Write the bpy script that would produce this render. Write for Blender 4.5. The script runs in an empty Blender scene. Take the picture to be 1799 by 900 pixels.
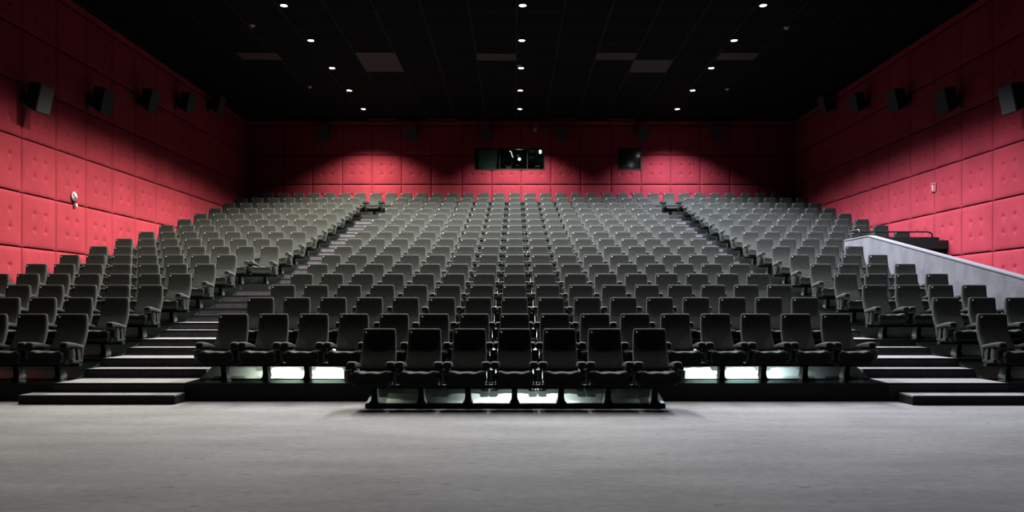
import bpy, math, random
from mathutils import Vector, Matrix
import numpy as np
random.seed(7)
S = bpy.context.scene
COL = S.collection
PI = math.pi

# ------------------------------------------------------------------ camera
F_PX, VX, VY, CAMZ = 1291.0, 904.0, 537.0, 1.33      # focal length and vanishing point in pixels of the 1799x900 frame
cd = bpy.data.cameras.new('camera')
cd.sensor_width = 36.0
cd.lens = F_PX / 1799.0 * 36.0
cd.shift_x = -(VX - 899.5) / 1799.0
cd.shift_y = (VY - 450.0) / 1799.0
cam = bpy.data.objects.new('camera', cd); COL.objects.link(cam)
cam.location = (0, 0, CAMZ); cam.rotation_euler = (PI / 2, 0, 0)
S.camera = cam
# ------------------------------------------------------------------ world, light, exposure
W = bpy.data.worlds.new('world'); S.world = W; W.use_nodes = True
W.node_tree.nodes['Background'].inputs[0].default_value = (0.5, 0.55, 0.6, 1)
W.node_tree.nodes['Background'].inputs[1].default_value = 0.004
S.view_settings.view_transform = 'Standard'
S.view_settings.look = 'None'
S.view_settings.gamma = 1
S.view_settings.use_curve_mapping = False
S.view_settings.exposure = 0.0
LAMP_W = 7800.0             # every downlight
LAMP_YS = [10.95, 13.33, 15.71, 18.09, 20.48, 22.86, 25.25, 27.63]  # the foremost row is added, out of view, to brighten the front seats
DIM = [.17, .33, .68, 1.0, 1.05, 1.05, 1.0, .80]
BEAM = [(126, .6), (126, .6), (126, .6), (126, .55), (126, .55), (125, .6), (124, .75), (122, 1.0)]   # cone angle and softness       # the front lamps are dimmed
LAMP_XS = [(-5.68, (1.0, 0.95, 0.82)), (0.2, (1.0, 0.99, 0.97)), (6.12, (0.90, 0.94, 1.04))]

# ------------------------------------------------------------------ room constants
XL, XR, YB, YF = -10.75, 11.25, 29.5, -4.0
ZC = CAMZ + 7.4
SP = 0.605
def D(r): return 9.9 + 1.184 * (r - 1)
FL = {1: .063, 2: .25, 3: .51, 4: .752, 5: 1.008, 6: 1.27, 7: 1.548, 8: 1.84, 9: 2.137, 10: 2.437, 11: 2.747, 12: 3.065,
      13: 3.39, 14: 3.722, 15: 4.066, 16: 4.422, 17: 4.79}
def DF(r): return D(r) - .88
def at(x, y, d): return ((x - VX) * d / F_PX, d, CAMZ + (VY - y) * d / F_PX)

# ------------------------------------------------------------------ materials
def new_mat(name):
    m = bpy.data.materials.new(name); m.use_nodes = True
    nt = m.node_tree; b = nt.nodes['Principled BSDF']
    return m, nt, b
def plain(name, col, rough=.5, metal=0.0, spec=.5, emit=None, estr=0):
    m, nt, b = new_mat(name)
    b.inputs['Base Color'].default_value = (*col, 1)
    b.inputs['Roughness'].default_value = rough
    b.inputs['Metallic'].default_value = metal
    b.inputs['Specular IOR Level'].default_value = spec
    if emit:
        b.inputs['Emission Color'].default_value = (*emit, 1); b.inputs['Emission Strength'].default_value = estr
    return m
def noise_mat(name, c0, c1, scale=(1, 1, 1), nscale=20, rough=.8, bump=.1, spec=.3, detail=6, extra=None, lo=.35, hi=.65, bdist=.01):
    """object-space noise between two colours, with a fine bump"""
    m, nt, b = new_mat(name); N = nt.nodes; L = nt.links
    tc = N.new('ShaderNodeTexCoord'); mp = N.new('ShaderNodeMapping'); mp.inputs['Scale'].default_value = scale
    L.new(tc.outputs['Object'], mp.inputs['Vector'])
    n = N.new('ShaderNodeTexNoise'); n.inputs['Scale'].default_value = nscale; n.inputs['Detail'].default_value = detail
    L.new(mp.outputs[0], n.inputs['Vector'])
    r = N.new('ShaderNodeValToRGB'); r.color_ramp.elements[0].color = (*c0, 1); r.color_ramp.elements[1].color = (*c1, 1)
    r.color_ramp.elements[0].position = lo; r.color_ramp.elements[1].position = hi
    L.new(n.outputs['Fac'], r.inputs[0]); L.new(r.outputs[0], b.inputs['Base Color'])
    n2 = N.new('ShaderNodeTexNoise'); n2.inputs['Scale'].default_value = nscale * 9; n2.inputs['Detail'].default_value = 3
    L.new(mp.outputs[0], n2.inputs['Vector'])
    bp = N.new('ShaderNodeBump'); bp.inputs['Strength'].default_value = bump; bp.inputs['Distance'].default_value = bdist
    L.new(n2.outputs['Fac'], bp.inputs['Height']); L.new(bp.outputs[0], b.inputs['Normal'])
    b.inputs['Roughness'].default_value = rough; b.inputs['Specular IOR Level'].default_value = spec
    return m, nt, b, r

def fabric():
    m, nt, b, r = noise_mat('charcoal_seat_fabric', (.0096, .0103, .0094), (.0126, .0134, .0123), (1, 1, 1), 14, .85, .0, .08)
    N, L = nt.nodes, nt.links
    tc = N.new('ShaderNodeTexCoord'); w = N.new('ShaderNodeTexWave'); w.wave_type = 'BANDS'; w.bands_direction = 'X'
    w.inputs['Scale'].default_value = 24; w.inputs['Distortion'].default_value = .3; w.inputs['Detail'].default_value = 1
    L.new(tc.outputs['Object'], w.inputs['Vector'])
    bp = N.new('ShaderNodeBump'); bp.inputs['Strength'].default_value = .12; bp.inputs['Distance'].default_value = .004
    L.new(w.outputs['Fac'], bp.inputs['Height']); L.new(bp.outputs[0], b.inputs['Normal'])
    b.inputs['Sheen Weight'].default_value = .025; b.inputs['Sheen Roughness'].default_value = .5
    b.inputs['Sheen Tint'].default_value = (.9, .95, .9, 1)
    return m
M_FAB = fabric()
M_SHELL = plain('black_seat_shell', (.005, .005, .005), .45)
M_IRON = plain('black_powder_coated_steel', (.004, .004, .004), .7, 0, .1)
M_CUP = plain('dark_grey_green_plastic', (.013, .016, .015), .45, 0, .25)
M_CUPIN = plain('black_plastic', (.01, .01, .01), .5)
M_BRK = plain('grey_plastic_bracket', (.012, .013, .012), .6, 0, .2)
M_PLATE = plain('brushed_number_plate', (.19, .197, .193), .45, .2)

def carpet():
    m, nt, b, r = noise_mat('grey_carpet', (.060, .0595, .0615), (.080, .0795, .082), (.5, 1.6, 1), 1.3, .95, .35, .1, 12, bdist=.006)
    N, L = nt.nodes, nt.links
    # scuffs and dark stains that belong to the carpet
    tc = N.new('ShaderNodeTexCoord'); mp = N.new('ShaderNodeMapping'); mp.inputs['Scale'].default_value = (1.6, 3.2, 1)
    L.new(tc.outputs['Object'], mp.inputs['Vector'])
    n = N.new('ShaderNodeTexNoise'); n.inputs['Scale'].default_value = 3.1; n.inputs['Detail'].default_value = 4
    L.new(mp.outputs[0], n.inputs['Vector'])
    rr = N.new('ShaderNodeValToRGB'); rr.color_ramp.elements[0].position = .665; rr.color_ramp.elements[1].position = .71
    rr.color_ramp.elements[0].color = (1, 1, 1, 1); rr.color_ramp.elements[1].color = (.6, .6, .63, 1)
    L.new(n.outputs['Fac'], rr.inputs[0])
    n3 = N.new('ShaderNodeTexNoise'); n3.inputs['Scale'].default_value = 160; n3.inputs['Detail'].default_value = 2
    L.new(tc.outputs['Object'], n3.inputs['Vector'])
    r3 = N.new('ShaderNodeValToRGB'); r3.color_ramp.elements[0].position = .3; r3.color_ramp.elements[1].position = .7
    r3.color_ramp.elements[0].color = (.86, .86, .86, 1); r3.color_ramp.elements[1].color = (1.1, 1.1, 1.1, 1)
    L.new(n3.outputs['Fac'], r3.inputs[0])
    mp4 = N.new('ShaderNodeMapping'); mp4.inputs['Scale'].default_value = (1, 1.7, 1); L.new(tc.outputs['Object'], mp4.inputs['Vector'])
    n4 = N.new('ShaderNodeTexNoise'); n4.inputs['Scale'].default_value = 9; n4.inputs['Detail'].default_value = 9; n4.inputs['Roughness'].default_value = .7
    L.new(mp4.outputs[0], n4.inputs['Vector'])
    r4 = N.new('ShaderNodeValToRGB'); r4.color_ramp.elements[0].position = .32; r4.color_ramp.elements[1].position = .68
    r4.color_ramp.elements[0].color = (.80, .80, .81, 1); r4.color_ramp.elements[1].color = (1.15, 1.15, 1.14, 1)
    L.new(n4.outputs['Fac'], r4.inputs[0])
    m0 = N.new('ShaderNodeMixRGB'); m0.blend_type = 'MULTIPLY'; m0.inputs[0].default_value = 1
    L.new(r.outputs[0], m0.inputs[1]); L.new(r4.outputs[0], m0.inputs[2])
    m1 = N.new('ShaderNodeMixRGB'); m1.blend_type = 'MULTIPLY'; m1.inputs[0].default_value = 1
    L.new(m0.outputs[0], m1.inputs[1]); L.new(rr.outputs[0], m1.inputs[2])
    m2 = N.new('ShaderNodeMixRGB'); m2.blend_type = 'MULTIPLY'; m2.inputs[0].default_value = 1
    L.new(m1.outputs[0], m2.inputs[1]); L.new(r3.outputs[0], m2.inputs[2])
    L.new(m2.outputs[0], b.inputs['Base Color'])
    b.inputs['Sheen Weight'].default_value = .02
    return m
M_CARPET = carpet()
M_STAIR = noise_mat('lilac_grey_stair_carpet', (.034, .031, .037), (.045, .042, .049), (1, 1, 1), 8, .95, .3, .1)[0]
M_TREAD = noise_mat('backlit_grey_tread_carpet', (.064, .063, .065), (.082, .081, .084), (1, 1, 1), 5, .95, .3, .1)[0]  # lighter than the risers: grazing backlight on the treads put into the colour
M_NOSE = plain('black_rubber_nosing', (.006, .006, .006), .8, 0, .1)
def vinyl():
    m = bpy.data.materials.new('grey_green_vinyl'); m.use_nodes = True
    nt = m.node_tree; N, L = nt.nodes, nt.links; N.remove(N['Principled BSDF'])
    out = N['Material Output']
    d = N.new('ShaderNodeBsdfDiffuse'); g = N.new('ShaderNodeBsdfAnisotropic'); g.distribution = 'BECKMANN'
    g.inputs['Roughness'].default_value = .32; g.inputs['Color'].default_value = (.76, .95, .86, 1)
    tc = N.new('ShaderNodeTexCoord'); n = N.new('ShaderNodeTexNoise'); n.inputs['Scale'].default_value = 3; n.inputs['Detail'].default_value = 5
    L.new(tc.outputs['Object'], n.inputs['Vector'])
    r = N.new('ShaderNodeValToRGB'); r.color_ramp.elements[0].color = (.0013, .0018, .0015, 1); r.color_ramp.elements[1].color = (.0017, .0023, .0020, 1)
    L.new(n.outputs['Fac'], r.inputs[0]); L.new(r.outputs[0], d.inputs['Color'])
    f = N.new('ShaderNodeFresnel'); f.inputs['IOR'].default_value = 1.4
    mx = N.new('ShaderNodeMixShader'); L.new(f.outputs[0], mx.inputs[0]); L.new(d.outputs[0], mx.inputs[1]); L.new(g.outputs[0], mx.inputs[2])
    L.new(mx.outputs[0], out.inputs['Surface']); return m
M_VINYL = vinyl()
M_EDGE = plain('black_edge_trim', (.005, .006, .0055), .5, 0, .15)

def red_panel(name, c0, c1):
    m, nt, b, r = noise_mat(name, c0, c1, (1, 1, 1), .9, .85, .0, .06, 8)
    N, L = nt.nodes, nt.links
    tc = N.new('ShaderNodeTexCoord'); mp = N.new('ShaderNodeMapping'); mp.inputs['Scale'].default_value = (6, 6, .7)
    L.new(tc.outputs['Object'], mp.inputs['Vector'])
    n = N.new('ShaderNodeTexNoise'); n.inputs['Scale'].default_value = 5; n.inputs['Detail'].default_value = 5
    L.new(mp.outputs[0], n.inputs['Vector'])
    rr = N.new('ShaderNodeValToRGB'); rr.color_ramp.elements[0].position = .3; rr.color_ramp.elements[1].position = .7
    rr.color_ramp.elements[0].color = (.86, .84, .84, 1); rr.color_ramp.elements[1].color = (1.07, 1.05, 1.05, 1)
    L.new(n.outputs['Fac'], rr.inputs[0])
    mx = N.new('ShaderNodeMixRGB'); mx.blend_type = 'MULTIPLY'; mx.inputs[0].default_value = 1
    L.new(r.outputs[0], mx.inputs[1]); L.new(rr.outputs[0], mx.inputs[2]); L.new(mx.outputs[0], b.inputs['Base Color'])
    n4 = N.new('ShaderNodeTexNoise'); n4.inputs['Scale'].default_value = 6; n4.inputs['Detail'].default_value = 8
    L.new(mp.outputs[0], n4.inputs['Vector'])
    bp = N.new('ShaderNodeBump'); bp.inputs['Strength'].default_value = .12; bp.inputs['Distance'].default_value = .02
    L.new(n4.outputs['Fac'], bp.inputs['Height']); L.new(bp.outputs[0], b.inputs['Normal'])
    b.inputs['Sheen Weight'].default_value = .0; b.inputs['Sheen Tint'].default_value = (1, .6, .6, 1)
    return m
M_RED = red_panel('red_padded_fabric', (.108, .0110, .0172), (.129, .0135, .0205))
M_GAP = plain('dark_joint', (.012, .002, .002), .9, 0, .05)
M_CEIL = None
def ceiling_mat():
    m, nt, b = new_mat('black_ceiling_tiles'); N, L = nt.nodes, nt.links
    tc = N.new('ShaderNodeTexCoord'); mp = N.new('ShaderNodeMapping')
    mp.inputs['Location'].default_value = (-.05, -18.48, 0)
    L.new(tc.outputs['Object'], mp.inputs['Vector'])
    br = N.new('ShaderNodeTexBrick'); br.offset = 0; br.squash = 1
    br.inputs['Scale'].default_value = 1; br.inputs['Brick Width'].default_value = 1.184; br.inputs['Row Height'].default_value = 1.184
    br.inputs['Mortar Size'].default_value = .014; br.inputs['Mortar Smooth'].default_value = 0
    br.inputs['Color1'].default_value = (.0018, .0022, .0024, 1); br.inputs['Color2'].default_value = (.0022, .0026, .0028, 1)
    br.inputs['Mortar'].default_value = (.012, .015, .015, 1)
    L.new(mp.outputs[0], br.inputs['Vector']); L.new(br.outputs['Color'], b.inputs['Base Color'])
    b.inputs['Roughness'].default_value = .9; b.inputs['Specular IOR Level'].default_value = .04
    return m
M_CEIL = ceiling_mat()
M_TILE = noise_mat('beige_grey_ceiling_panel', (.018, .0125, .0118), (.021, .015, .0138), (1, 1, 1), 6, .8, .05, .2)[0]
M_PLASTER = noise_mat('grey_carpeted_parapet', (.040, .040, .046), (.057, .057, .064), (1.5, 1.5, .8), 2.2, .9, .4, .15, 10, bdist=.01)[0]
M_CAPR = plain('grey_parapet_cap', (.066, .066, .074), .8, 0, .2)
M_BLK = plain('black_painted_steel', (.005, .005, .0055), .4, 0, .3)
M_MAT = plain('matt_black_board', (.004, .0035, .004), .8, 0, .2)
M_SPK = noise_mat('black_speaker_cabinet', (.007, .0075, .0075), (.010, .0105, .0105), (1, 1, 1), 30, .7, .1, .1)[0]
M_GRILLE = noise_mat('dark_grey_speaker_cloth', (.014, .016, .016), (.018, .020, .020), (1, 1, 1), 60, .8, .3, .2)[0]
M_WHITE = plain('white_plastic', (.16, .168, .165), .6, 0, .2)
M_SIGNRED = plain('sign_red', (.15, .002, .014), .6, 0, .1)
M_SIGNBLK = plain('sign_black', (.01, .01, .01), .4)
M_LENS = plain('lit_lamp_lens', (.9, .9, .9), .4, emit=(1, .98, .95), estr=40)
M_CHROME = plain('chrome', (.5, .5, .5), .15, 1)

# ------------------------------------------------------------------ mesh helpers
class MB:
    def __init__(s): s.v = []; s.f = []; s.m = []; s.sm = []
    def add(s, vs, fs, mi=0, smooth=False, mat=None):
        o = len(s.v)
        if mat is not None: vs = [tuple(mat @ Vector(v)) for v in vs]
        s.v += [tuple(v) for v in vs]
        for f in fs: s.f.append(tuple(o + i for i in f)); s.m.append(mi); s.sm.append(smooth)
        return s
    def box(s, x0, x1, y0, y1, z0, z1, mi=0, mat=None, bev=0.0):
        if bev <= 0:
            vs = [(x0, y0, z0), (x1, y0, z0), (x1, y1, z0), (x0, y1, z0), (x0, y0, z1), (x1, y0, z1), (x1, y1, z1), (x0, y1, z1)]
            fs = [(0, 3, 2, 1), (4, 5, 6, 7), (0, 1, 5, 4), (1, 2, 6, 5), (2, 3, 7, 6), (3, 0, 4, 7)]
            return s.add(vs, fs, mi, False, mat)
        b = bev
        def ring(a, z): return [(x0 + a, y0, z), (x1 - a, y0, z), (x1, y0 + a, z), (x1, y1 - a, z), (x1 - a, y1, z), (x0 + a, y1, z), (x0, y1 - a, z), (x0, y0 + a, z)]
        def shr(rg, k):
            cx, cy = (x0 + x1) / 2, (y0 + y1) / 2
            kx = 1 - 2 * k / (x1 - x0); ky = 1 - 2 * k / (y1 - y0)
            return [(cx + (x - cx) * kx, cy + (y - cy) * ky, z) for x, y, z in rg]
        rs = [shr(ring(b, z0), b), ring(b, z0 + b), ring(b, z1 - b), shr(ring(b, z1), b)]
        return s.loft(rs, mi, False, mat)
    def loft(s, rings, mi=0, smooth=True, mat=None, caps=True, closed=True):
        n = len(rings[0]); vs = [p for r in rings for p in r]; fs = []
        for k in range(len(rings) - 1):
            for i in range(n if closed else n - 1):
                j = (i + 1) % n
                fs.append((k * n + i, k * n + j, (k + 1) * n + j, (k + 1) * n + i))
        if caps:
            fs.append(tuple(range(n))[::-1]); fs.append(tuple((len(rings) - 1) * n + i for i in range(n)))
        return s.add(vs, fs, mi, smooth, mat)
    def lathe(s, prof, n=16, mi=0, smooth=True, mat=None, caps=True):
        rings = [[(r * math.cos(2 * PI * i / n), r * math.sin(2 * PI * i / n), z) for i in range(n)] for r, z in prof]
        return s.loft(rings, mi, smooth, mat, caps)
    def tube(s, pts, r, n=8, mi=0, mat=None):
        pts = [Vector(p) for p in pts]; rings = []
        for k, p in enumerate(pts):
            t = (pts[min(k + 1, len(pts) - 1)] - pts[max(k - 1, 0)]).normalized()
            up = Vector((0, 0, 1)) if abs(t.z) < .9 else Vector((1, 0, 0))
            a = t.cross(up).normalized(); b = a.cross(t)
            rings.append([tuple(p + a * r * math.cos(2 * PI * i / n) + b * r * math.sin(2 * PI * i / n)) for i in range(n)])
        return s.loft(rings, mi, True, mat)
    def quad(s, a, b, c, d, mi=0): return s.add([a, b, c, d], [(0, 1, 2, 3)], mi)
    def mesh(s, name, mats):
        me = bpy.data.meshes.new(name); me.from_pydata(s.v, [], s.f)
        for m in mats: me.materials.append(m)
        me.polygons.foreach_set('material_index', s.m); me.polygons.foreach_set('use_smooth', s.sm)
        me.update(); return me
    def build(s, name, mats, parent=None, loc=None):
        if not isinstance(mats, (list, tuple)): mats = [mats]
        o = bpy.data.objects.new(name, s.mesh(name, mats)); COL.objects.link(o)
        if parent: o.parent = parent
        if loc: o.location = loc
        return o
def fix_normals(me):
    import bmesh
    bm = bmesh.new(); bm.from_mesh(me); bmesh.ops.recalc_face_normals(bm, faces=bm.faces); bm.to_mesh(me); bm.free()
def sharp(me, deg=40):
    me.set_sharp_from_angle(angle=math.radians(deg))
def struct(o): o['kind'] = 'structure'; return o
def tag(o, label, cat, group=None):
    o['label'] = label; o['category'] = cat
    if group: o['group'] = group
    return o
def thing(name, label, cat, loc=(0, 0, 0), rot=(0, 0, 0), group=None):
    o = bpy.data.objects.new(name, None); COL.objects.link(o)
    o.location = loc; o.rotation_euler = rot; o.empty_display_size = .1
    return tag(o, label, cat, group)
def copy_tree(o, parent=None):
    c = o.copy(); COL.objects.link(c); c.parent = parent
    for ch in list(o.children): copy_tree(ch, c)
    return c

# ------------------------------------------------------------------ floor, ceiling
mb = MB(); mb.box(XL, XR, YF, YB + .2, -.1, 0)
struct(mb.build('floor', M_CARPET))
mb = MB(); mb.box(XL - .2, XR + .2, YF, YB + .2, ZC, ZC + .1)
struct(mb.build('ceiling', M_CEIL))

# ------------------------------------------------------------------ padded walls
PW = 1.2
FRAC = [0, .009, .03, .08, .16, .24, .28, .305, .325, .345, .37, .41, .5, .59, .63, .655, .675, .695, .72, .76, .84, .92, .97, .991]
def joints(lo, hi, j0, step, cuts=()):
    k0 = math.floor((lo - j0) / step); out = set([round(lo, 4), round(hi, 4)])
    for k in range(int(k0), int((hi - j0) / step) + 2):
        for f in FRAC:
            u = j0 + (k + f) * step
            if lo < u < hi: out.add(round(u, 4))
    for c in cuts: out.add(round(c, 4))
    return sorted(out)
def pad(u, z, ju, jz, su, sz):
    a = ((u - ju) / su) % 1.0; b = ((z - jz) / sz) % 1.0
    du = min(a, 1 - a) * su; dz = min(b, 1 - b) * sz
    h = .028 * (1 - math.exp(-du / .018)) * (1 - math.exp(-dz / .018)) + .022 * (math.sin(PI * a) * math.sin(PI * b)) ** .5 if (a > 0 and b > 0) else 0
    if du < .006: h -= .006
    if dz < .010: h -= .03
    for ca in (.335, .665):
        for cb in (.345, .655):
            x = (a - ca) * su; y = (b - cb) * sz
            rr = math.hypot(x, y)
            h -= .038 * math.exp(-(rr / .042) ** 2)
            # soft creases running up and down from every button
            h -= .006 * math.exp(-(x / .012) ** 2) * math.exp(-(y / .11) ** 2)
    return h
def padded_wall(name, place, ulo, uhi, ju, jz, sz, cuts_u=(), cuts_z=(), holes=()):
    us = joints(ulo, uhi, ju, PW, cuts_u); zs = joints(0, ZC, jz, sz, cuts_z)
    vs = []; fs = []; mi = []; n = len(zs)
    for u in us:
        for z in zs: vs.append(place(u, z, pad(u, z, ju, jz, PW, sz)))
    for i in range(len(us) - 1):
        uc = (us[i] + us[i + 1]) / 2
        for k in range(n - 1):
            zc = (zs[k] + zs[k + 1]) / 2
            if any(h[0] < uc < h[1] and h[2] < zc < h[3] for h in holes): continue
            fs.append((i * n + k, (i + 1) * n + k, (i + 1) * n + k + 1, i * n + k + 1))
            b = ((zc - jz) / sz) % 1.0; a = ((uc - ju) / PW) % 1.0
            mi.append(1 if min(b, 1 - b) * sz < .0108 else 0)
    me = bpy.data.meshes.new(name); me.from_pydata(vs, [], fs)
    me.materials.append(M_RED); me.materials.append(M_GAP)
    me.polygons.foreach_set('material_index', mi); me.polygons.foreach_set('use_smooth', [True] * len(fs))
    me.update(); me.set_sharp_from_angle(angle=math.radians(50))
    o = bpy.data.objects.new(name, me); COL.objects.link(o); struct(o); return o
JZ, SZ = 2.602, 1.193
padded_wall('wall_left', lambda u, z, h: (XL - .03 + h, u, z), YF, YB, 17.24, JZ, SZ)
padded_wall('wall_right', lambda u, z, h: (XR + .03 - h, u, z), YF, YB, 17.30, JZ, SZ)
WIN = (-1.575, 1.17, 6.81, 7.61); WIN2 = (4.18, 5.05, 6.81, 7.61)
padded_wall('wall_back', lambda u, z, h: (u, YB + .03 - h, z), XL, XR, .27, JZ, SZ,
            cuts_u=(WIN[0], WIN[1], WIN2[0], WIN2[1]), cuts_z=(WIN[2], WIN[3]), holes=(WIN, WIN2))

# ------------------------------------------------------------------ terraces under the seats
def terrace(mb, r, x0, x1, last=False):
    y0, z = DF(r), FL[r]
    if r == 1: y0 = 9.49; z = .05
    ya = y0 + (.54 if r > 1 else .05)
    y1 = DF(r + 1) if not last else YB
    z1 = FL[r + 1] - .045 if not last else z
    # 0 vinyl, 1 black edge
    zb = FL[r - 1] - .05 if r > 2 else 0
    zb = 0
    mb.quad((x0, y0, zb), (x1, y0, zb), (x1, y0, z), (x0, y0, z), 1)
    mb.quad((x0, y0, z), (x1, y0, z), (x1, ya, z), (x0, ya, z), 0)
    e = .012
    if not last:
        mb.quad((x0, ya, z), (x1, ya, z), (x1, ya, z + e), (x0, ya, z + e), 1)
        mb.quad((x0, ya, z + e), (x1, ya, z + e), (x1, y1, z1), (x0, y1, z1), 0)
    else:
        mb.quad((x0, ya, z), (x1, ya, z), (x1, y1, z), (x0, y1, z), 0); z1 = z; e = 0
    for x in (x0, x1):
        a = [(x, y0, 0), (x, ya, 0), (x, ya, z + e), (x, y0, z)]; b = [(x, ya, 0), (x, y1, 0), (x, y1, z1), (x, ya, z + e)]
        if x == x0: a = a[::-1]; b = b[::-1]
        mb.quad(*a, 1); mb.quad(*b, 1)
AX_L0 = lambda r: -6.40 if r <= 7 else -5.795        # outer edge of the left aisle
AX_L1 = -4.60
AX_R0 = 5.20
AX_R1 = lambda r: 6.86 if r <= 3 else 6.25
mbL, mbC, mbR = MB(), MB(), MB()
terrace(mbC, 1, -1.93, 1.95)
for r in range(2, 18):
    last = r == 17
    if not last:
        terrace(mbC, r, AX_L1, AX_R0); terrace(mbL, r, XL, AX_L0(r)); terrace(mbR, r, AX_R1(r), XR if r >= 10 else 8.78)
    else: terrace(mbC, r, XL, XR, True)
# the left and right aisle edges step in where a block loses a seat: close the little returns
struct(mbC.build('seating_terrace_centre', [M_VINYL, M_EDGE]))
struct(mbL.build('seating_terrace_left', [M_VINYL, M_EDGE]))
struct(mbR.build('seating_terrace_right', [M_VINYL, M_EDGE]))

mb = MB(); mb.box(XL + .02, XR - .02, YB - .06, YB, FL[17], FL[17] + .52)  # black strip standing in for the shade behind the last row of seats
struct(mb.build('shade_strip_back', M_EDGE))
def stairs(name, xa, xb):
    mb = MB(); nose = .022
    for r in range(2, 17):
        x0, x1 = xa(r), xb(r)
        y0, y1, y2 = DF(r), DF(r) + .76, DF(r + 1)
        z0, z1 = FL[r], (FL[r] + FL[r + 1]) / 2
        zlow = 0 if r == 2 else (FL[r - 1] + FL[r]) / 2 - .02
        for (ya, yb, z, zl) in ((y0, y1, z0, zlow), (y1, y2, z1, z0 - .02)):
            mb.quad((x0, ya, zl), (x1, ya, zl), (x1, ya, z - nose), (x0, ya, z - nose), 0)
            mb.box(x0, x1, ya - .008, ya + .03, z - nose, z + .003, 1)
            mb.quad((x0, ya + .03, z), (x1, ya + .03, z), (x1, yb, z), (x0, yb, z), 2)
            for x in (x0, x1):
                mb.quad((x, ya, z - .45 if z > .45 else 0), (x, yb, z - .45 if z > .45 else 0), (x, yb, z), (x, ya, z), 0)
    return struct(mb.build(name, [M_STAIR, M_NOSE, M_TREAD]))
stairs('aisle_stairs_left', lambda r: AX_L0(r) + .0, lambda r: AX_L1)
stairs('aisle_stairs_right', lambda r: AX_R0, lambda r: AX_R1(r))
def front_step(x0, x1, y0, label):
    t = thing('carpeted_step', label, 'step', ((x0 + x1) / 2, (y0 + 10.2) / 2, 0))
    cx, cy = t.location.x, t.location.y
    b = MB(); b.box(x0 - cx, x1 - cx, y0 - cy, 10.2 - cy, 0, .118, bev=.006); b.build('step_body', M_EDGE, t)
    b = MB(); b.box(x0 - cx + .012, x1 - cx - .012, y0 - cy + .012, 10.195 - cy, .117, .126); b.build('carpet_tread', M_TREAD, t)
front_step(-6.67, -4.56, 9.87, 'low black step with carpeted top at the foot of the left aisle')
front_step(5.31, 7.05, 9.80, 'low black step with carpeted top at the foot of the right aisle')

# ------------------------------------------------------------------ parapet of the entrance tunnel, right
PX0, PX1 = 8.78, 8.93
def prism_x(mb, prof, x0, x1, mi=0):
    """prof: list of (y, z) counter-clockwise, extruded along x"""
    n = len(prof); vs = [(x0, y, z) for y, z in prof] + [(x1, y, z) for y, z in prof]
    fs = [tuple(range(n)), tuple(range(2 * n - 1, n - 1, -1))] + [(i, i + n, (i + 1) % n + n, (i + 1) % n) for i in range(n)]
    mb.add(vs, fs, mi)
topz = lambda y: 1.786 + (y - 12.67) * (3.047 - 1.786) / (18.25 - 12.67)
mb = MB()
prism_x(mb, [(9.6, 0), (19.56, 0), (19.56, 3.05), (18.25, 3.047), (9.6, topz(9.6))], PX0, PX1, 0)
prism_x(mb, [(9.6, topz(9.6)), (18.25, 3.047), (19.56, 3.05), (19.56, 3.075), (18.25, 3.072), (9.6, topz(9.6) + .025)], PX0 - .012, PX1 + .012, 1)
o = struct(mb.build('wall_parapet', [M_PLASTER, M_CAPR])); fix_normals(o.data)
# black balcony front above the tunnel mouth
mb = MB()
prism_x(mb, [(19.02, 2.80), (19.45, 2.35), (19.62, 1.9), (19.68, 1.9), (19.68, 3.02), (19.02, 3.02)], PX1 + .013, XR - .03, 0)
mb.box(PX1 + .013, XR - .03, 19.44, 19.68, 3.02, 3.14)
o = struct(mb.build('wall_balcony_front', [M_MAT])); fix_normals(o.data)
mb = MB()
def arc(c, a, b, n=6):
    """quarter bend from c+a to c+b"""
    c, a, b = Vector(c), Vector(a), Vector(b)
    return [tuple(c + a * math.cos(t * PI / 2 / n) + b * math.sin(t * PI / 2 / n)) for t in range(n + 1)]
R_ = .1
RX = 11.08; RZ = 3.285
pts = [(8.86, 18.86, 3.075)] + [(8.86, 18.86, RZ - R_)] + arc((8.86, 18.86 + R_, RZ - R_), (0, -R_, 0), (0, 0, R_)) + \
      [(8.86, 19.45 - R_, RZ)] + arc((8.86 + R_, 19.5 - R_, RZ), (-R_, 0, 0), (0, R_, 0)) + \
      [(RX - R_ * 1.6, 19.5, RZ)] + arc((RX - R_ * 1.4, 19.5, RZ - R_), (0, 0, R_), (R_ * 1.4, 0, 0)) + [(RX, 19.5, 3.14)]
mb.tube(pts, .02, 10)
hr = thing('handrail', 'black tubular handrail above the grey parapet and tunnel mouth on the right', 'handrail', (8.86, 18.86, 3.075))
o = mb.build('rail_tube', M_BLK, hr); o.location = (-8.86, -18.86, -3.075)
mb = MB(); mb.lathe([(.045, 0), (.045, .008), (.02, .012)], 14); mb.build('foot_flange', M_CHROME, hr)

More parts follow.
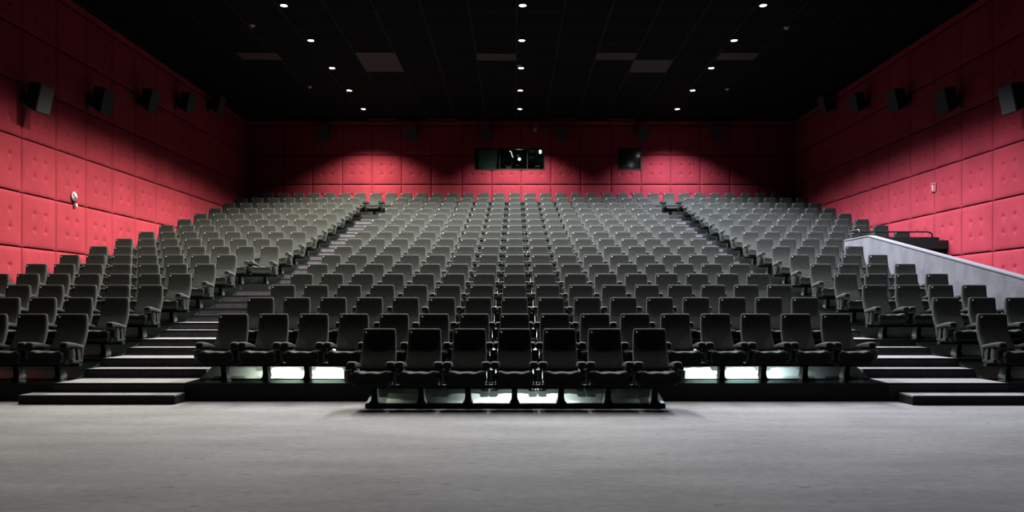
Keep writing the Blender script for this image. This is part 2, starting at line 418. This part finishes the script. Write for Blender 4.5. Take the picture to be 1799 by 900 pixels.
# ------------------------------------------------------------------ cinema seat
def srect(w, d, n=24, p=4.0, bow=0.0, yc=0.0, z=0.0, xc=0.0):
    out = []
    for i in range(n):
        t = 2 * PI * (i + .5) / n
        c, s_ = math.cos(t), math.sin(t)
        x = w / 2 * math.copysign(abs(c) ** (2 / p), c); y = d / 2 * math.copysign(abs(s_) ** (2 / p), s_)
        yy = y + (bow * (1 - (2 * x / w) ** 2) if y < 0 else 0)
        out.append((xc + x, yc + yy, z))
    return out
def backrest_mb():
    mb = MB(); rings = []
    #     z    width depth front-y bow
    P = [(.262, .40, .05, -.175, 0), (.272, .44, .07, -.185, .0), (.33, .468, .085, -.200, .004), (.42, .478, .10, -.208, .010),
         (.46, .476, .105, -.196, .014), (.52, .469, .11, -.160, .016), (.58, .463, .108, -.126, .016), (.65, .456, .104, -.093, .016),
         (.73, .449, .102, -.069, .016), (.80, .444, .098, -.058, .016), (.87, .438, .092, -.052, .014), (.925, .433, .084, -.048, .010), (.944, .424, .066, -.044, .006),
         (.953, .408, .046, -.033, .002), (.956, .37, .020, -.02, 0)]
    for z, w, d, yf, bow in P: rings.append(srect(w, d, 28, 5.0, bow, yf + d / 2, z))
    mb.loft(rings); return mb
def cushion_mb():
    """seat pad with raised side bolsters, lofted from front to back"""
    mb = MB(); rings = []
    def ring(y, w, zt, zb, k):
        r = []; n = 12
        for i in range(n + 1):                     # top edge, left to right
            a = -1 + 2 * i / n
            lift = .020 * math.exp(-((abs(a) - .78) / .22) ** 2) - .010 * math.exp(-((abs(a) - .42) / .2) ** 2) + .004 * math.exp(-(a / .3) ** 2)
            drop = .03 * max(0, abs(a) - .9) / .1
            r.append((a * w / 2, y, zt + (lift - drop) * k))
        r += [(w / 2, y, (zt + zb) / 2), (w / 2 - .02, y, zb + .01), (w / 4, y, zb), (-w / 4, y, zb), (-w / 2 + .02, y, zb + .01), (-w / 2, y, (zt + zb) / 2)]
        return r
    for y, w, zt, zb, k in ((-.668, .42, .360, .30, .2), (-.678, .455, .388, .275, .6), (-.676, .478, .408, .26, .9), (-.660, .484, .420, .25, 1), (-.62, .486, .424, .245, 1),
                            (-.50, .486, .418, .245, .9), (-.35, .482, .405, .245, .7), (-.205, .47, .40, .25, .4)):
        rings.append(ring(y, w, zt, zb, k))
    mb.loft(rings); return mb
def armrest_mb():
    mb = MB(); rings = []
    for y, w, zt, h in ((-.640, .060, .535, .045), (-.648, .094, .548, .075), (-.636, .110, .556, .092), (-.60, .113, .560, .092), (-.54, .113, .555, .080),
                        (-.42, .110, .535, .070), (-.30, .104, .512, .064), (-.235, .096, .498, .058), (-.222, .06, .485, .035)):
        n = 14; rg = []
        for i in range(n):
            t = 2 * PI * (i + .5) / n; c, s_ = math.cos(t), math.sin(t)
            rg.append((w / 2 * math.copysign(abs(c) ** .55, c), y, zt - h / 2 + h / 2 * math.copysign(abs(s_) ** .6, s_)))
        rings.append(rg)
    mb.loft(rings); return mb
def bracket_mb():
    mb = MB()
    for (y0, y1, yb0, yb1, z0) in ((-.475, -.425, -.46, -.40, .27), (-.36, -.30, -.33, -.26, .27)):
        vs = []
        for x in (-.012, .012):
            vs += [(x, yb0, z0), (x, yb1, z0), (x, y1, .475), (x, y0, .475)]
        mb.add(vs, [(0, 1, 2, 3), (7, 6, 5, 4), (0, 4, 5, 1), (1, 5, 6, 2), (2, 6, 7, 3), (3, 7, 4, 0)])
    mb.box(-.010, .010, -.47, -.22, .25, .285)
    return mb
def cup_mb():
    mb = MB()
    mb.lathe([(.030, .30), (.036, .302), (.040, .335), (.047, .352), (.0475, .43), (.052, .433), (.052, .442), (.045, .442), (.043, .37), (.02, .362)], 16)
    return mb
def cup_in_mb():
    mb = MB(); mb.box(-.012, .012, -.03, .09, .40, .425); mb.box(-.014, .014, .04, .1, .27, .41); return mb
def pedestal_mb():
    mb = MB()
    mb.add([(x, y, z) for z, wx, wy, yc in ((-.012, .066, .12, -.30), (.012, .066, .12, -.30), (.035, .044, .085, -.30), (.09, .036, .07, -.31), (.20, .036, .07, -.34))
            for x, y in ((-wx, yc - wy), (wx, yc - wy), (wx, yc + wy), (-wx, yc + wy))],
           [(k * 4 + i, k * 4 + (i + 1) % 4, k * 4 + 4 + (i + 1) % 4, k * 4 + 4 + i) for k in range(4) for i in range(4)] + [(3, 2, 1, 0), (16, 17, 18, 19)])
    return mb
def frame_mb():
    mb = MB()
    mb.box(-.30, .30, -.36, -.28, .19, .235)                                  # cross beam carrying the row
    mb.box(-.225, .225, -.64, -.22, .225, .262, bev=.012)                     # pan under the cushion
    return mb
def plate_mb():
    mb = MB()
    mb.lathe([(.0145, -.003), (.0145, .002), (.012, .004)], 10, 0, True, Matrix.Translation((-.175, -.0545, .905)) @ Matrix.Rotation(PI / 2 - .1, 4, 'X'))
    return mb
ME = {}
for k, f, m in (('backrest', backrest_mb, M_FAB), ('seat_cushion', cushion_mb, M_FAB), ('armrest', armrest_mb, M_FAB), ('armrest_bracket', bracket_mb, M_BRK),
                ('cup_holder', cup_mb, M_CUP), ('cup_holder_arm', cup_in_mb, M_CUPIN), ('pedestal', pedestal_mb, M_IRON), ('underframe', frame_mb, M_IRON), ('number_plate', plate_mb, M_PLATE)):
    me = f().mesh(k, [m]); fix_normals(me); sharp(me, 50); ME[k] = me
def part(name, key, parent, loc=(0, 0, 0)):
    o = bpy.data.objects.new(name, ME[key]); COL.objects.link(o); o.parent = parent; o.location = loc; return o
def make_seat(extra_cup, detail):
    t = thing('cinema_seat', 'x', 'seat')
    b = part('backrest', 'backrest', t); part('number_plate', 'number_plate', b)['label'] = 'small pale round seat number plate'
    part('seat_cushion', 'seat_cushion', t)
    part('underframe', 'underframe', t)
    part('pedestal', 'pedestal', t)
    for sx in (-1, 1):
        a = part('armrest', 'armrest', t, (sx * .2450, 0, 0))
        if detail: part('armrest_bracket', 'armrest_bracket', a, (sx * .018, 0, 0))
    c = part('cup_holder', 'cup_holder', t, (.3025, -.575, 0))
    if detail: part('holder_arm', 'cup_holder_arm', c)
    if extra_cup:
        c = part('cup_holder', 'cup_holder', t, (-.3025, -.575, 0))
        if detail: part('holder_arm', 'cup_holder_arm', c)
    return t
PROTO = {}
def place_seat(X, r, label, group, end):
    k = (end, r <= 9)
    first = k not in PROTO
    if first: PROTO[k] = make_seat(*k)
    t = PROTO[k] if first else copy_tree(PROTO[k])
    t.location = (X, D(r), FL[r]); t['label'] = label; t['group'] = group
    t.rotation_euler = (0, 0, random.uniform(-.002, .002))
    return t
ORD = ['', 'first', 'second', 'third', 'fourth', 'fifth', 'sixth', 'seventh', 'eighth', 'ninth', 'tenth', 'eleventh', 'twelfth', 'thirteenth',
       'fourteenth', 'fifteenth', 'sixteenth']
NIND = 12
far = []
for r in range(1, 18):
    if r == 1: blocks = [('c', [c * SP for c in range(-3, 4)])]
    elif r < 17:
        lc = list(range(-11 if r <= 7 else -10, -18, -1)); rc = list(range(12 if r <= 3 else 11, 15 if r <= 9 else 19))
        blocks = [('c', [c * SP for c in range(-7, 9)]), ('l', [c * SP for c in lc]), ('r', [c * SP - .07 for c in rc])]
    else: blocks = [('c', [c * SP for c in range(-17, 19)])]
    for b, xs in blocks:
        n = len(xs)
        for i, X in enumerate(xs):
            if (X + .3) * F_PX / D(r) + VX < -8 or (X - .3) * F_PX / (D(r) - .5) + VX > 1812: continue
            if r > NIND: far.append((X, r, X > 10.5)); continue
            if r == 1:
                lab = 'black cinema seat in the short front row of seven, %s from the left' % ORD[i + 1]; g = 'cinema seats in the short front row'
            elif b == 'c':
                lab = "charcoal cinema seat in the centre block's %s row, %s from its left end" % (ORD[r], ORD[i + 1]); g = 'cinema seats in the centre block'
            elif b == 'l':
                lab = "charcoal cinema seat in the left block's %s row, %s seat from the aisle" % (ORD[r - 1], ORD[i + 1]); g = 'cinema seats in the left block'
            else:
                lab = "charcoal cinema seat in the right block's %s row, %s seat from the aisle" % (ORD[r - 1], ORD[i + 1]); g = 'cinema seats in the right block'
            end = (i == 0 and b in 'cr') or (b == 'l' and i == n - 1)
            place_seat(X, r, lab, g, end)
print('individual seats', sum(1 for o in bpy.data.objects if o.get('category') == 'seat'), 'far', len(far))
# the last five rows, past the first three hundred: one mesh
def far_mesh():
    keys = [('backrest', 0), ('seat_cushion', 0), ('armrest', 0), ('cup_holder', 1), ('pedestal', 2), ('underframe', 2), ('number_plate', 3)]
    parts = []
    for k, mi in keys:
        me = ME[k]; co = np.empty(len(me.vertices) * 3, np.float32); me.vertices.foreach_get('co', co)
        fs = [tuple(p.vertices) for p in me.polygons]
        for off in (((-.245, 0, 0), (.245, 0, 0)) if k == 'armrest' else ((.3025, -.575, 0),) if k == 'cup_holder' else ((0, 0, 0),)):
            parts.append((co.reshape(-1, 3) + np.array(off, np.float32), fs, mi))
    V = []; Fc = []; MI = []; n = 0
    for X, r, e in far:
        loc = np.array((X, D(r), FL[r]), np.float32)
        for co, fs, mi in parts:
            if e and mi == 1: continue
            V.append(co + loc); Fc += [tuple(i + n for i in f) for f in fs]; MI += [mi] * len(fs); n += len(co)
    me = bpy.data.meshes.new('back_row_seats'); me.from_pydata(np.concatenate(V).tolist(), [], Fc)
    for m in (M_FAB, M_CUP, M_IRON, M_PLATE): me.materials.append(m)
    me.polygons.foreach_set('material_index', MI); me.polygons.foreach_set('use_smooth', [True] * len(MI)); me.update(); sharp(me, 50)
    return me
o = bpy.data.objects.new('cinema_seats', far_mesh()); COL.objects.link(o); o['kind'] = 'stuff'
tag(o, 'rows of small grey cinema seats filling the last five rows below the back wall', 'seats')

# ------------------------------------------------------------------ ceiling downlights
def downlight(x, y, col, label, dim, beam):
    t = thing('ceiling_downlight', label, 'ceiling light', (x, y, ZC), (0, 0, 0), 'recessed ceiling downlights')
    b = MB(); b.lathe([(.115, 0), (.115, -.012), (.088, -.018), (.085, 0)], 20); b.build('trim_ring', M_BLK, t)
    b = MB(); b.lathe([(.084, -.004), (.084, -.010), (.06, -.014)], 20); b.build('lamp_lens', M_LENS, t)
    l = bpy.data.lights.new('downlight_beam', 'SPOT'); l.energy = LAMP_W * dim; l.color = col
    l.spot_size = math.radians(beam[0]); l.spot_blend = beam[1]; l.shadow_soft_size = .08
    lo = bpy.data.objects.new('downlight_beam', l); COL.objects.link(lo); lo.parent = t; lo.location = (0, 0, -.10)
    return t
for (x, col), row in zip(LAMP_XS, ('left', 'middle', 'right')):
    for i, y in enumerate(LAMP_YS):  # the first lamp of each row is an added fill, unseen
        downlight(x, y, col, 'small round white downlight in the %s ceiling row, %s from the back wall' % (row, ORD[len(LAMP_YS) - i]), DIM[i], BEAM[i])

# pale ceiling tiles
def ctile(xa, xb, ya, yb, label, name='ceiling_panel', cat='ceiling panel', mat=M_TILE, group='pale ceiling panels'):
    b = MB(); w, d = (xb - xa) / 2, (yb - ya) / 2
    b.box(-w, w, -d, d, -.012, 0, bev=.003); o = b.build(name, mat); o.location = ((xa + xb) / 2, (ya + yb) / 2, ZC)
    return tag(o, label, cat, group)
H = 7.4
ctile(-8.15, -6.98, 21.5, 22.08, 'narrow pale ceiling panel at the far left, above the left seats')
t = thing('ceiling_panel', 'large pale square ceiling panel between left and middle lamp rows', 'ceiling panel', (-4.08, 22.3, ZC), group='pale ceiling panels')
b = MB(); b.box(-.585, .585, -.84, -.24, -.014, 0, bev=.003); b.build('front_half', M_TILE, t)
b = MB(); b.box(-.585, .585, -.225, .93, -.010, 0, bev=.003); b.build('rear_half', M_TILE, t)
ctile(-1.12, .03, 21.55, 22.15, 'narrow pale ceiling panel just left of the middle lamp row')
ctile(2.42, 3.60, 21.5, 22.1, 'narrow pale ceiling panel right of the middle lamp row')
ctile(3.62, 4.79, 22.12, 23.28, 'square pale ceiling panel beside the right lamp row')
ctile(6.03, 7.18, 21.5, 22.1, 'narrow pale ceiling panel at the far right, beyond the lamps')
for i, (xa, xb) in enumerate(((650, 697), (753, 802), (960, 1010), (1065, 1114))):
    ctile((xa - VX) / F_PX * 29.3, (xb - VX) / F_PX * 29.3, 29.05, 29.34, 'narrow pale strip panel by the back wall, %s from the left' % ORD[i + 1])
for i, (xa, xb) in enumerate(((502, 527), (558, 580), (612, 634), (692, 717), (745, 772), (800, 825), (855, 880), (908, 935), (963, 990), (1016, 1042), (1070, 1096), (1152, 1177), (1203, 1232), (1256, 1285))):
    x0, x1 = (xa - VX) / F_PX * 28.25, (xb - VX) / F_PX * 28.25
    w = (x1 - x0) / 2
    t = thing('air_vent', 'black slotted air vent near the back wall, %s from the left' % ORD[i + 1], 'air vent', ((x0 + x1) / 2, 28.26, ZC), group='air vents along the back of the ceiling')
    b = MB(); b.box(-w, w, -.2, -.17, -.02, 0); b.box(-w, w, .17, .2, -.02, 0); b.box(-w, -w + .03, -.17, .17, -.02, 0); b.box(w - .03, w, -.17, .17, -.02, 0)
    b.build('vent_frame', M_BLK, t)
    b = MB()
    for k in range(6): b.box(-w + .03, w - .03, -.15 + k * .055, -.14 + k * .055, -.018, 0, mat=None)
    b.build('louvres', M_MAT, t)
M_DET = plain('aged_white_plastic', (.13, .09, .08), .5)
for i, (x, y, n) in enumerate(((443, 44, 'front left, outside the left lamp row'), (544, 152, 'left, behind the narrow pale panel'), (1382, 48, 'front right, outside the right lamp row'),
                               (1278, 156, 'right, behind the far right panel'), (912, 115, 'centre, beside the middle lamp row'), (145, 22, 'far left front corner'), (1686, 35, 'far right front corner'))):
    d = F_PX * H / (VY - y)
    b = MB(); b.lathe([(.075, 0), (.075, -.018), (.05, -.04), (.03, -.06), (.01, -.064)], 14)
    o = b.build('smoke_detector', M_DET); o.location = ((x - VX) / F_PX * d, d, ZC); sharp(o.data)
    tag(o, 'small round smoke detector on the black ceiling, ' + n, 'smoke detector', 'smoke detectors')
# dome camera on the back wall
x, y, z = at(940.5, 229, YB - .25)
t = thing('dome_camera', 'small pale dome camera on the dark back wall, above the projection window', 'security camera', (x, YB, z + .2))
b = MB(); b.box(.06, .12, -.05, 0, -.03, .12); b.box(-.02, .1, -.25, -.03, .05, .08); b.build('bracket', M_DET, t)
b = MB(); b.lathe([(.01, -.28), (.06, -.25), (.09, -.2), (.095, -.12), (.07, -.1), (.02, .05)], 16, mat=Matrix.Translation((0, -.25, 0))); b.build('dome', M_DET, t)

# ------------------------------------------------------------------ speakers
def speaker_parts(t):
    b = MB()
    prof = [(-.30, -.42), (.30, -.42), (.30, .42), (-.30, .42)]
    vs = []
    for (x, y, z) in ((-.27, .0, -.40), (.27, .0, -.40), (.27, .0, .42), (-.27, .0, .42), (-.2, .42, -.25), (.2, .42, -.25), (.2, .42, .40), (-.2, .42, .40)): vs.append((x, y, z))
    b.add(vs, [(0, 1, 2, 3), (7, 6, 5, 4), (0, 4, 5, 1), (1, 5, 6, 2), (2, 6, 7, 3), (3, 7, 4, 0)])
    o = b.build('cabinet', M_SPK, t); fix_normals(o.data)
    b = MB(); b.box(-.255, .255, -.022, 0, -.385, .405, bev=.008); b.build('grille', M_GRILLE, t)
    b = MB(); b.box(-.05, .05, .3, .60, -.12, .0); b.box(-.14, .14, .58, .62, -.34, .16); b.build('wall_bracket', M_BLK, t)
def speaker(loc, rz, label, group, tilt=.22):
    t = thing('wall_speaker', label, 'speaker', loc, (0, 0, 0), group)
    t.rotation_euler = (Matrix.Rotation(rz, 3, 'Z') @ Matrix.Rotation(tilt, 3, 'X')).to_euler()
    speaker_parts(t); t.scale = (.76, .76, .76); return t
for i, (d, px, py) in enumerate(((16.04, 66, 176), (18.5, 178, 180), (20.9, 262, 179), (23.3, 329, 183), (25.7, 384, 186))):
    z = CAMZ + (VY - py) * d / F_PX
    speaker((XL + .50, d, z), PI / 2 - .12, 'black box speaker high on the left red wall, %s from the front' % ORD[i + 1], 'speakers on the left wall')
    speaker((XR - .50, d, z), -PI / 2 + .12, 'black box speaker high on the right red wall, %s from the front' % ORD[i + 1], 'speakers on the right wall')
for i, px in enumerate((568, 723, 852, 986, 1130, 1262)):
    x, y, z = at(px, 234, YB - .5)
    speaker((x, YB - .50, z), 0, 'black box speaker high on the dark back wall, %s from the left' % ORD[i + 1], 'speakers on the back wall', .15)

# ------------------------------------------------------------------ signs
def on_left(y_, z_): return Matrix.Translation((XL + .045, y_, z_)) @ Matrix.Rotation(PI / 2, 4, 'Z') @ Matrix.Rotation(PI / 2, 4, 'X')
M4 = Matrix.Translation((0, 0, 0))
sy, sz = 17.9, 3.985
t = thing('prohibition_sign', 'round white prohibition sign with red ring on the left red wall', 'sign', (XL + .026, sy, sz), (PI / 2, 0, PI / 2))
# local frame: x along the wall (into the hall depth), y up, z out of the wall
b = MB(); b.lathe([(.138, 0), (.138, .006)], 32); b.build('red_ring', M_SIGNRED, t)
b = MB(); b.lathe([(.112, .005), (.112, .009)], 32); b.build('white_disc', M_WHITE, t)
def bar(b, x0, y0, x1, y1, w, z=.011):
    dx, dy = x1 - x0, y1 - y0; L_ = math.hypot(dx, dy); nx, ny = -dy / L_ * w / 2, dx / L_ * w / 2
    vs = [(x0 + nx, y0 + ny), (x0 - nx, y0 - ny), (x1 - nx, y1 - ny), (x1 + nx, y1 + ny)]
    b.add([(x, y, .008) for x, y in vs] + [(x, y, z) for x, y in vs], [(3, 2, 1, 0), (4, 5, 6, 7), (0, 1, 5, 4), (1, 2, 6, 5), (2, 3, 7, 6), (3, 0, 4, 7)])
b = MB()
bar(b, .088, -.068, -.088, .068, .016)
bar(b, -.008, .072, -.055, .0, .022); bar(b, -.02, .005, -.07, .05, .018); bar(b, .0, -.005, .055, -.04, .034); bar(b, .04, .0, .0, -.06, .018)
bar(b, -.02, -.062, .015, -.06, .022)
b.build('black_pictogram', M_SIGNBLK, t)
o = MB().box(0, .06, -.035, .035, -.04, .04, bev=.006).build('wall_sensor', M_WHITE); o.location = (XL + .02, 17.92, 3.775)
tag(o, 'tiny white sensor box on the left red wall below the round sign', 'sensor')
fx, fy, fz = XR - .028, 19.7, 4.495
t = thing('fire_extinguisher_sign', 'small red sign with white extinguisher symbol on the right red wall', 'sign', (fx, fy, fz), (PI / 2, 0, -PI / 2))
# local x runs towards the screen, y up, z out of the wall
b = MB(); b.box(-.12, .12, -.115, .115, 0, .006); b.build('sign_edge', M_WHITE, t)
b = MB(); b.box(-.112, .112, -.107, .107, .005, .009); b.build('red_field', M_SIGNRED, t)
b = MB()
def bar2(x0, y0, x1, y1, w): bar(b, -x0, y0, -x1, y1, w)
bar2(-.03 + .05, -.085, -.03 + .05, .055, .05); bar2(.02, .05, .02, .085, .02); bar2(.02, .08, .055, .06, .012); bar2(.055, .062, .06, .0, .01)
for k in range(3):
    bar2(-.075, -.08 + k * .05, -.05, -.045 + k * .05, .028); bar2(-.05, -.08 + k * .05, -.07, -.05 + k * .05, .02)
b.build('white_pictogram', M_WHITE, t)
x, y, z = at(1126, 269, YB)
o = MB().box(-.02, .02, -.05, 0, -.05, .05, bev=.005).build('wall_sensor', M_WHITE); o.location = (x, YB - .02, z)
tag(o, 'tiny white sensor at the corner of the small dark window', 'sensor')

# ------------------------------------------------------------------ projection room and its windows
M_BOOTH = plain('dark_booth_wall', (.03, .045, .04), .8)
M_GLASS, nt, bg = new_mat('window_glass')
bg.inputs['Base Color'].default_value = (.85, 1, .93, 1); bg.inputs['Transmission Weight'].default_value = 1
bg.inputs['Roughness'].default_value = 0; bg.inputs['IOR'].default_value = 1.2
M_DGLASS = plain('black_window_glass', (.004, .006, .006), .08)
def win_frame(w, name, mullions=()):
    b = MB(); t = .035; y0, y1 = YB - .03, YB + .16
    b.box(w[0] - t, w[1] + t, y0, y1, w[3], w[3] + t); b.box(w[0] - t, w[1] + t, y0, y1, w[2] - t, w[2])
    b.box(w[0] - t, w[0], y0, y1, w[2], w[3]); b.box(w[1], w[1] + t, y0, y1, w[2], w[3])
    for m in mullions: b.box(m - .009, m + .009, YB + .04, YB + .07, w[2], w[3])
    return b.build(name, M_BLK)
t = thing('window_1', 'x', 'x'); del t['label']; del t['category']; struct(t)
o = win_frame(WIN, 'window_frame', ((878 - VX) / F_PX * YB, (926.5 - VX) / F_PX * YB)); o.parent = t
b = MB(); b.box(WIN[0], WIN[1], YB + .048, YB + .054, WIN[2], WIN[3]); b.build('window_pane', M_GLASS, t)
t = thing('window_2', 'x', 'x'); del t['label']; del t['category']; struct(t)
o = win_frame(WIN2, 'window_frame'); o.parent = t
b = MB(); b.box(WIN2[0], WIN2[1], YB + .03, YB + .04, WIN2[2], WIN2[3]); b.build('window_pane', M_DGLASS, t)
b = MB(); Y2 = 32.2
bx = (-2.2, 2.0, YB + .17, Y2, 5.6, 8.4)
b.quad((bx[0], Y2, bx[4]), (bx[1], Y2, bx[4]), (bx[1], Y2, bx[5]), (bx[0], Y2, bx[5]))
b.quad((bx[0], bx[2], bx[4]), (bx[0], Y2, bx[4]), (bx[0], Y2, bx[5]), (bx[0], bx[2], bx[5]))
b.quad((bx[1], bx[2], bx[4]), (bx[1], Y2, bx[4]), (bx[1], Y2, bx[5]), (bx[1], bx[2], bx[5]))
b.quad((bx[0], bx[2], bx[5]), (bx[1], bx[2], bx[5]), (bx[1], Y2, bx[5]), (bx[0], Y2, bx[5]))
b.quad((bx[0], bx[2], bx[4]), (bx[1], bx[2], bx[4]), (bx[1], Y2, bx[4]), (bx[0], Y2, bx[4]))
struct(b.build('wall_projection_room', M_BOOTH))
def bp(px, py, d): return at(px, py, d)
# board left
x0, _, z0 = bp(839, 297, 29.95); x1, _, z1 = bp(873, 264, 29.95)
b = MB(); b.box(x0, x1, 29.94, 29.97, z0 - .05, z1, bev=.004)
b.box(x0, x1, 29.92, 29.945, z1 - .04, z1); o = b.build('shutter_board', plain('dark_green_board', (.055, .08, .072), .5))
tag(o, 'dark green shutter board filling the left part of the projection window', 'board')
# old film projector with round lens opening
x, y, z = bp(892, 283, 30.2)
t = thing('film_projector', 'black film projector with round ring opening in the projection window', 'projector', (x, 30.5, 5.62))
b = MB(); b.box(-.42, .16, -.1, .7, 0, 1.25, bev=.02); b.box(-.40, -.30, -.2, -.1, .9, 2.15); b.build('body', M_BLK, t)
ringm = plain('worn_grey_metal', (.22, .21, .18), .4, .4)
b = MB(); n = 24; rings = []
for i in range(15):
    a = PI * 1.0 + PI * i / 14
    rings.append([(math.cos(a) * (.2 + .018 * math.cos(k * PI / 3)), -.22 + .018 * math.sin(k * PI / 3), z - 5.62 + math.sin(a) * (.2 + .018 * math.cos(k * PI / 3))) for k in range(6)])
b.loft(rings); b.box(-.08, .16, -.24, -.12, z - 5.62 - .33, z - 5.62 - .2, bev=.01)
b.build('gate_ring', ringm, t)
# digital projector with lit lens
x, y, z = bp(912.5, 279, 30.0)
t = thing('digital_projector', 'black digital projector with brightly lit lens behind the window', 'projector', (x, 30.4, 5.62))
zz = z - 5.62
b = MB(); b.box(-.17, .28, 0, .9, 0, zz + .36, bev=.02); b.build('body', M_BLK, t)
b = MB(); b.lathe([(.10, 0), (.10, .3), (.085, .34), (.06, .34), (.06, .2)], 20, mat=Matrix.Translation((0, -.0, zz)) @ Matrix.Rotation(PI / 2, 4, 'X')); b.build('lens_barrel', M_BLK, t)
b = MB(); b.lathe([(.055, .30), (.055, .325), (.03, .335)], 20, mat=Matrix.Translation((0, 0, zz)) @ Matrix.Rotation(PI / 2, 4, 'X'))
b.build('lit_lens', plain('lit_projector_lens', (1, 1, 1), .3, emit=(1, 1, 1), estr=30), t)
# rack, lamp and shelves right
x0, _, z0 = bp(929, 277, 31.0); x1, _, z1 = bp(939, 263, 31.0)
t = thing('equipment_rack', 'pale green equipment shelves in the right part of the projection window', 'rack', ((x0 + x1) / 2, 31.2, 5.6))
gm = plain('pale_green_metal', (.4, .55, .46), .5)
b = MB(); w = (x1 - x0) / 2
for zt in (z0 - 5.6 - .05, z1 - 5.6 - .06): b.box(-w, w, -.25, .25, zt, zt + (.09 if zt < z1 - 5.7 else .05), bev=.004)
b.build('shelf_boards', gm, t)
b = MB()
for sx in (-w, w + .08): b.box(sx - .02, sx + .02, -.24, -.2, 0, z1 - 5.6 + .1)
b.box(w + .15, w + .35, -.2, .1, 0, z0 - 5.6 + .0, bev=.01); b.build('posts', plain('dark_green_metal', (.05, .08, .07), .5), t)
x, y, z = bp(949.5, 267, 30.9)
t = thing('booth_lamp', 'small bright lamp at the right end of the projection window', 'lamp', (x, 30.9, 8.38))
b = MB(); b.box(-.01, .01, -.01, .01, z - 8.4 + .13, 0); b.box(-.09, .09, -.05, .05, z - 8.4 + .10, z - 8.4 + .13); b.build('lamp_hanger', M_BLK, t)
b = MB(); b.box(-.06, .045, -.05, .05, z - 8.4 - .05, z - 8.4 + .10, bev=.02); b.build('lamp_glass', plain('lit_booth_lamp', (1, 1, 1), .5, emit=(.8, 1, .9), estr=2.5), t)
x, y, z = bp(944, 293, 30.3)
o = MB().box(-.10, .10, -.04, .04, -.03, .03, bev=.01).build('control_box', plain('pale_grey_metal', (.5, .55, .56), .4)); o.location = (x, 30.3, z)
t = thing('workbench', 'dark workbench with small control box in the projection window', 'bench', (x, 30.4, 5.6))
o.name = 'control_box'; tag(o, 'small pale control box on the bench at the right of the window', 'box')
b = MB(); b.box(-.25, .3, -.2, .3, z - 5.6 - .06, z - 5.6 - .03); b.build('bench_top', M_BLK, t)
b = MB()
for sx in (-.22, .27):
    for sy_ in (-.17, .27): b.box(sx - .02, sx + .02, sy_ - .02, sy_ + .02, 0, z - 5.6 - .06)
b.build('bench_frame', M_BLK, t)
x, y, z = bp(898, 266, 31.2)
t = thing('booth_tube_lamp', 'short lit tube lamp above the film projector in the booth', 'lamp', (x, 31.2, 8.38))
b = MB(); b.box(-.01, .01, -.01, .01, z - 8.4 + .05, 0); b.box(-.3, .05, -.03, .03, z - 8.4 + .05, z - 8.4 + .09); b.build('lamp_body', M_BLK, t)
b = MB(); b.tube([(-.07, 0, z - 8.4 + .03), (0, 0, z - 8.4 + .0), (.045, 0, z - 8.4 - .18), (.08, 0, z - 8.4 - .24)], .014, 8); b.build('lit_tube', plain('lit_booth_tube', (1, 1, 1), .5, emit=(.7, 1, .85), estr=1.6), t)
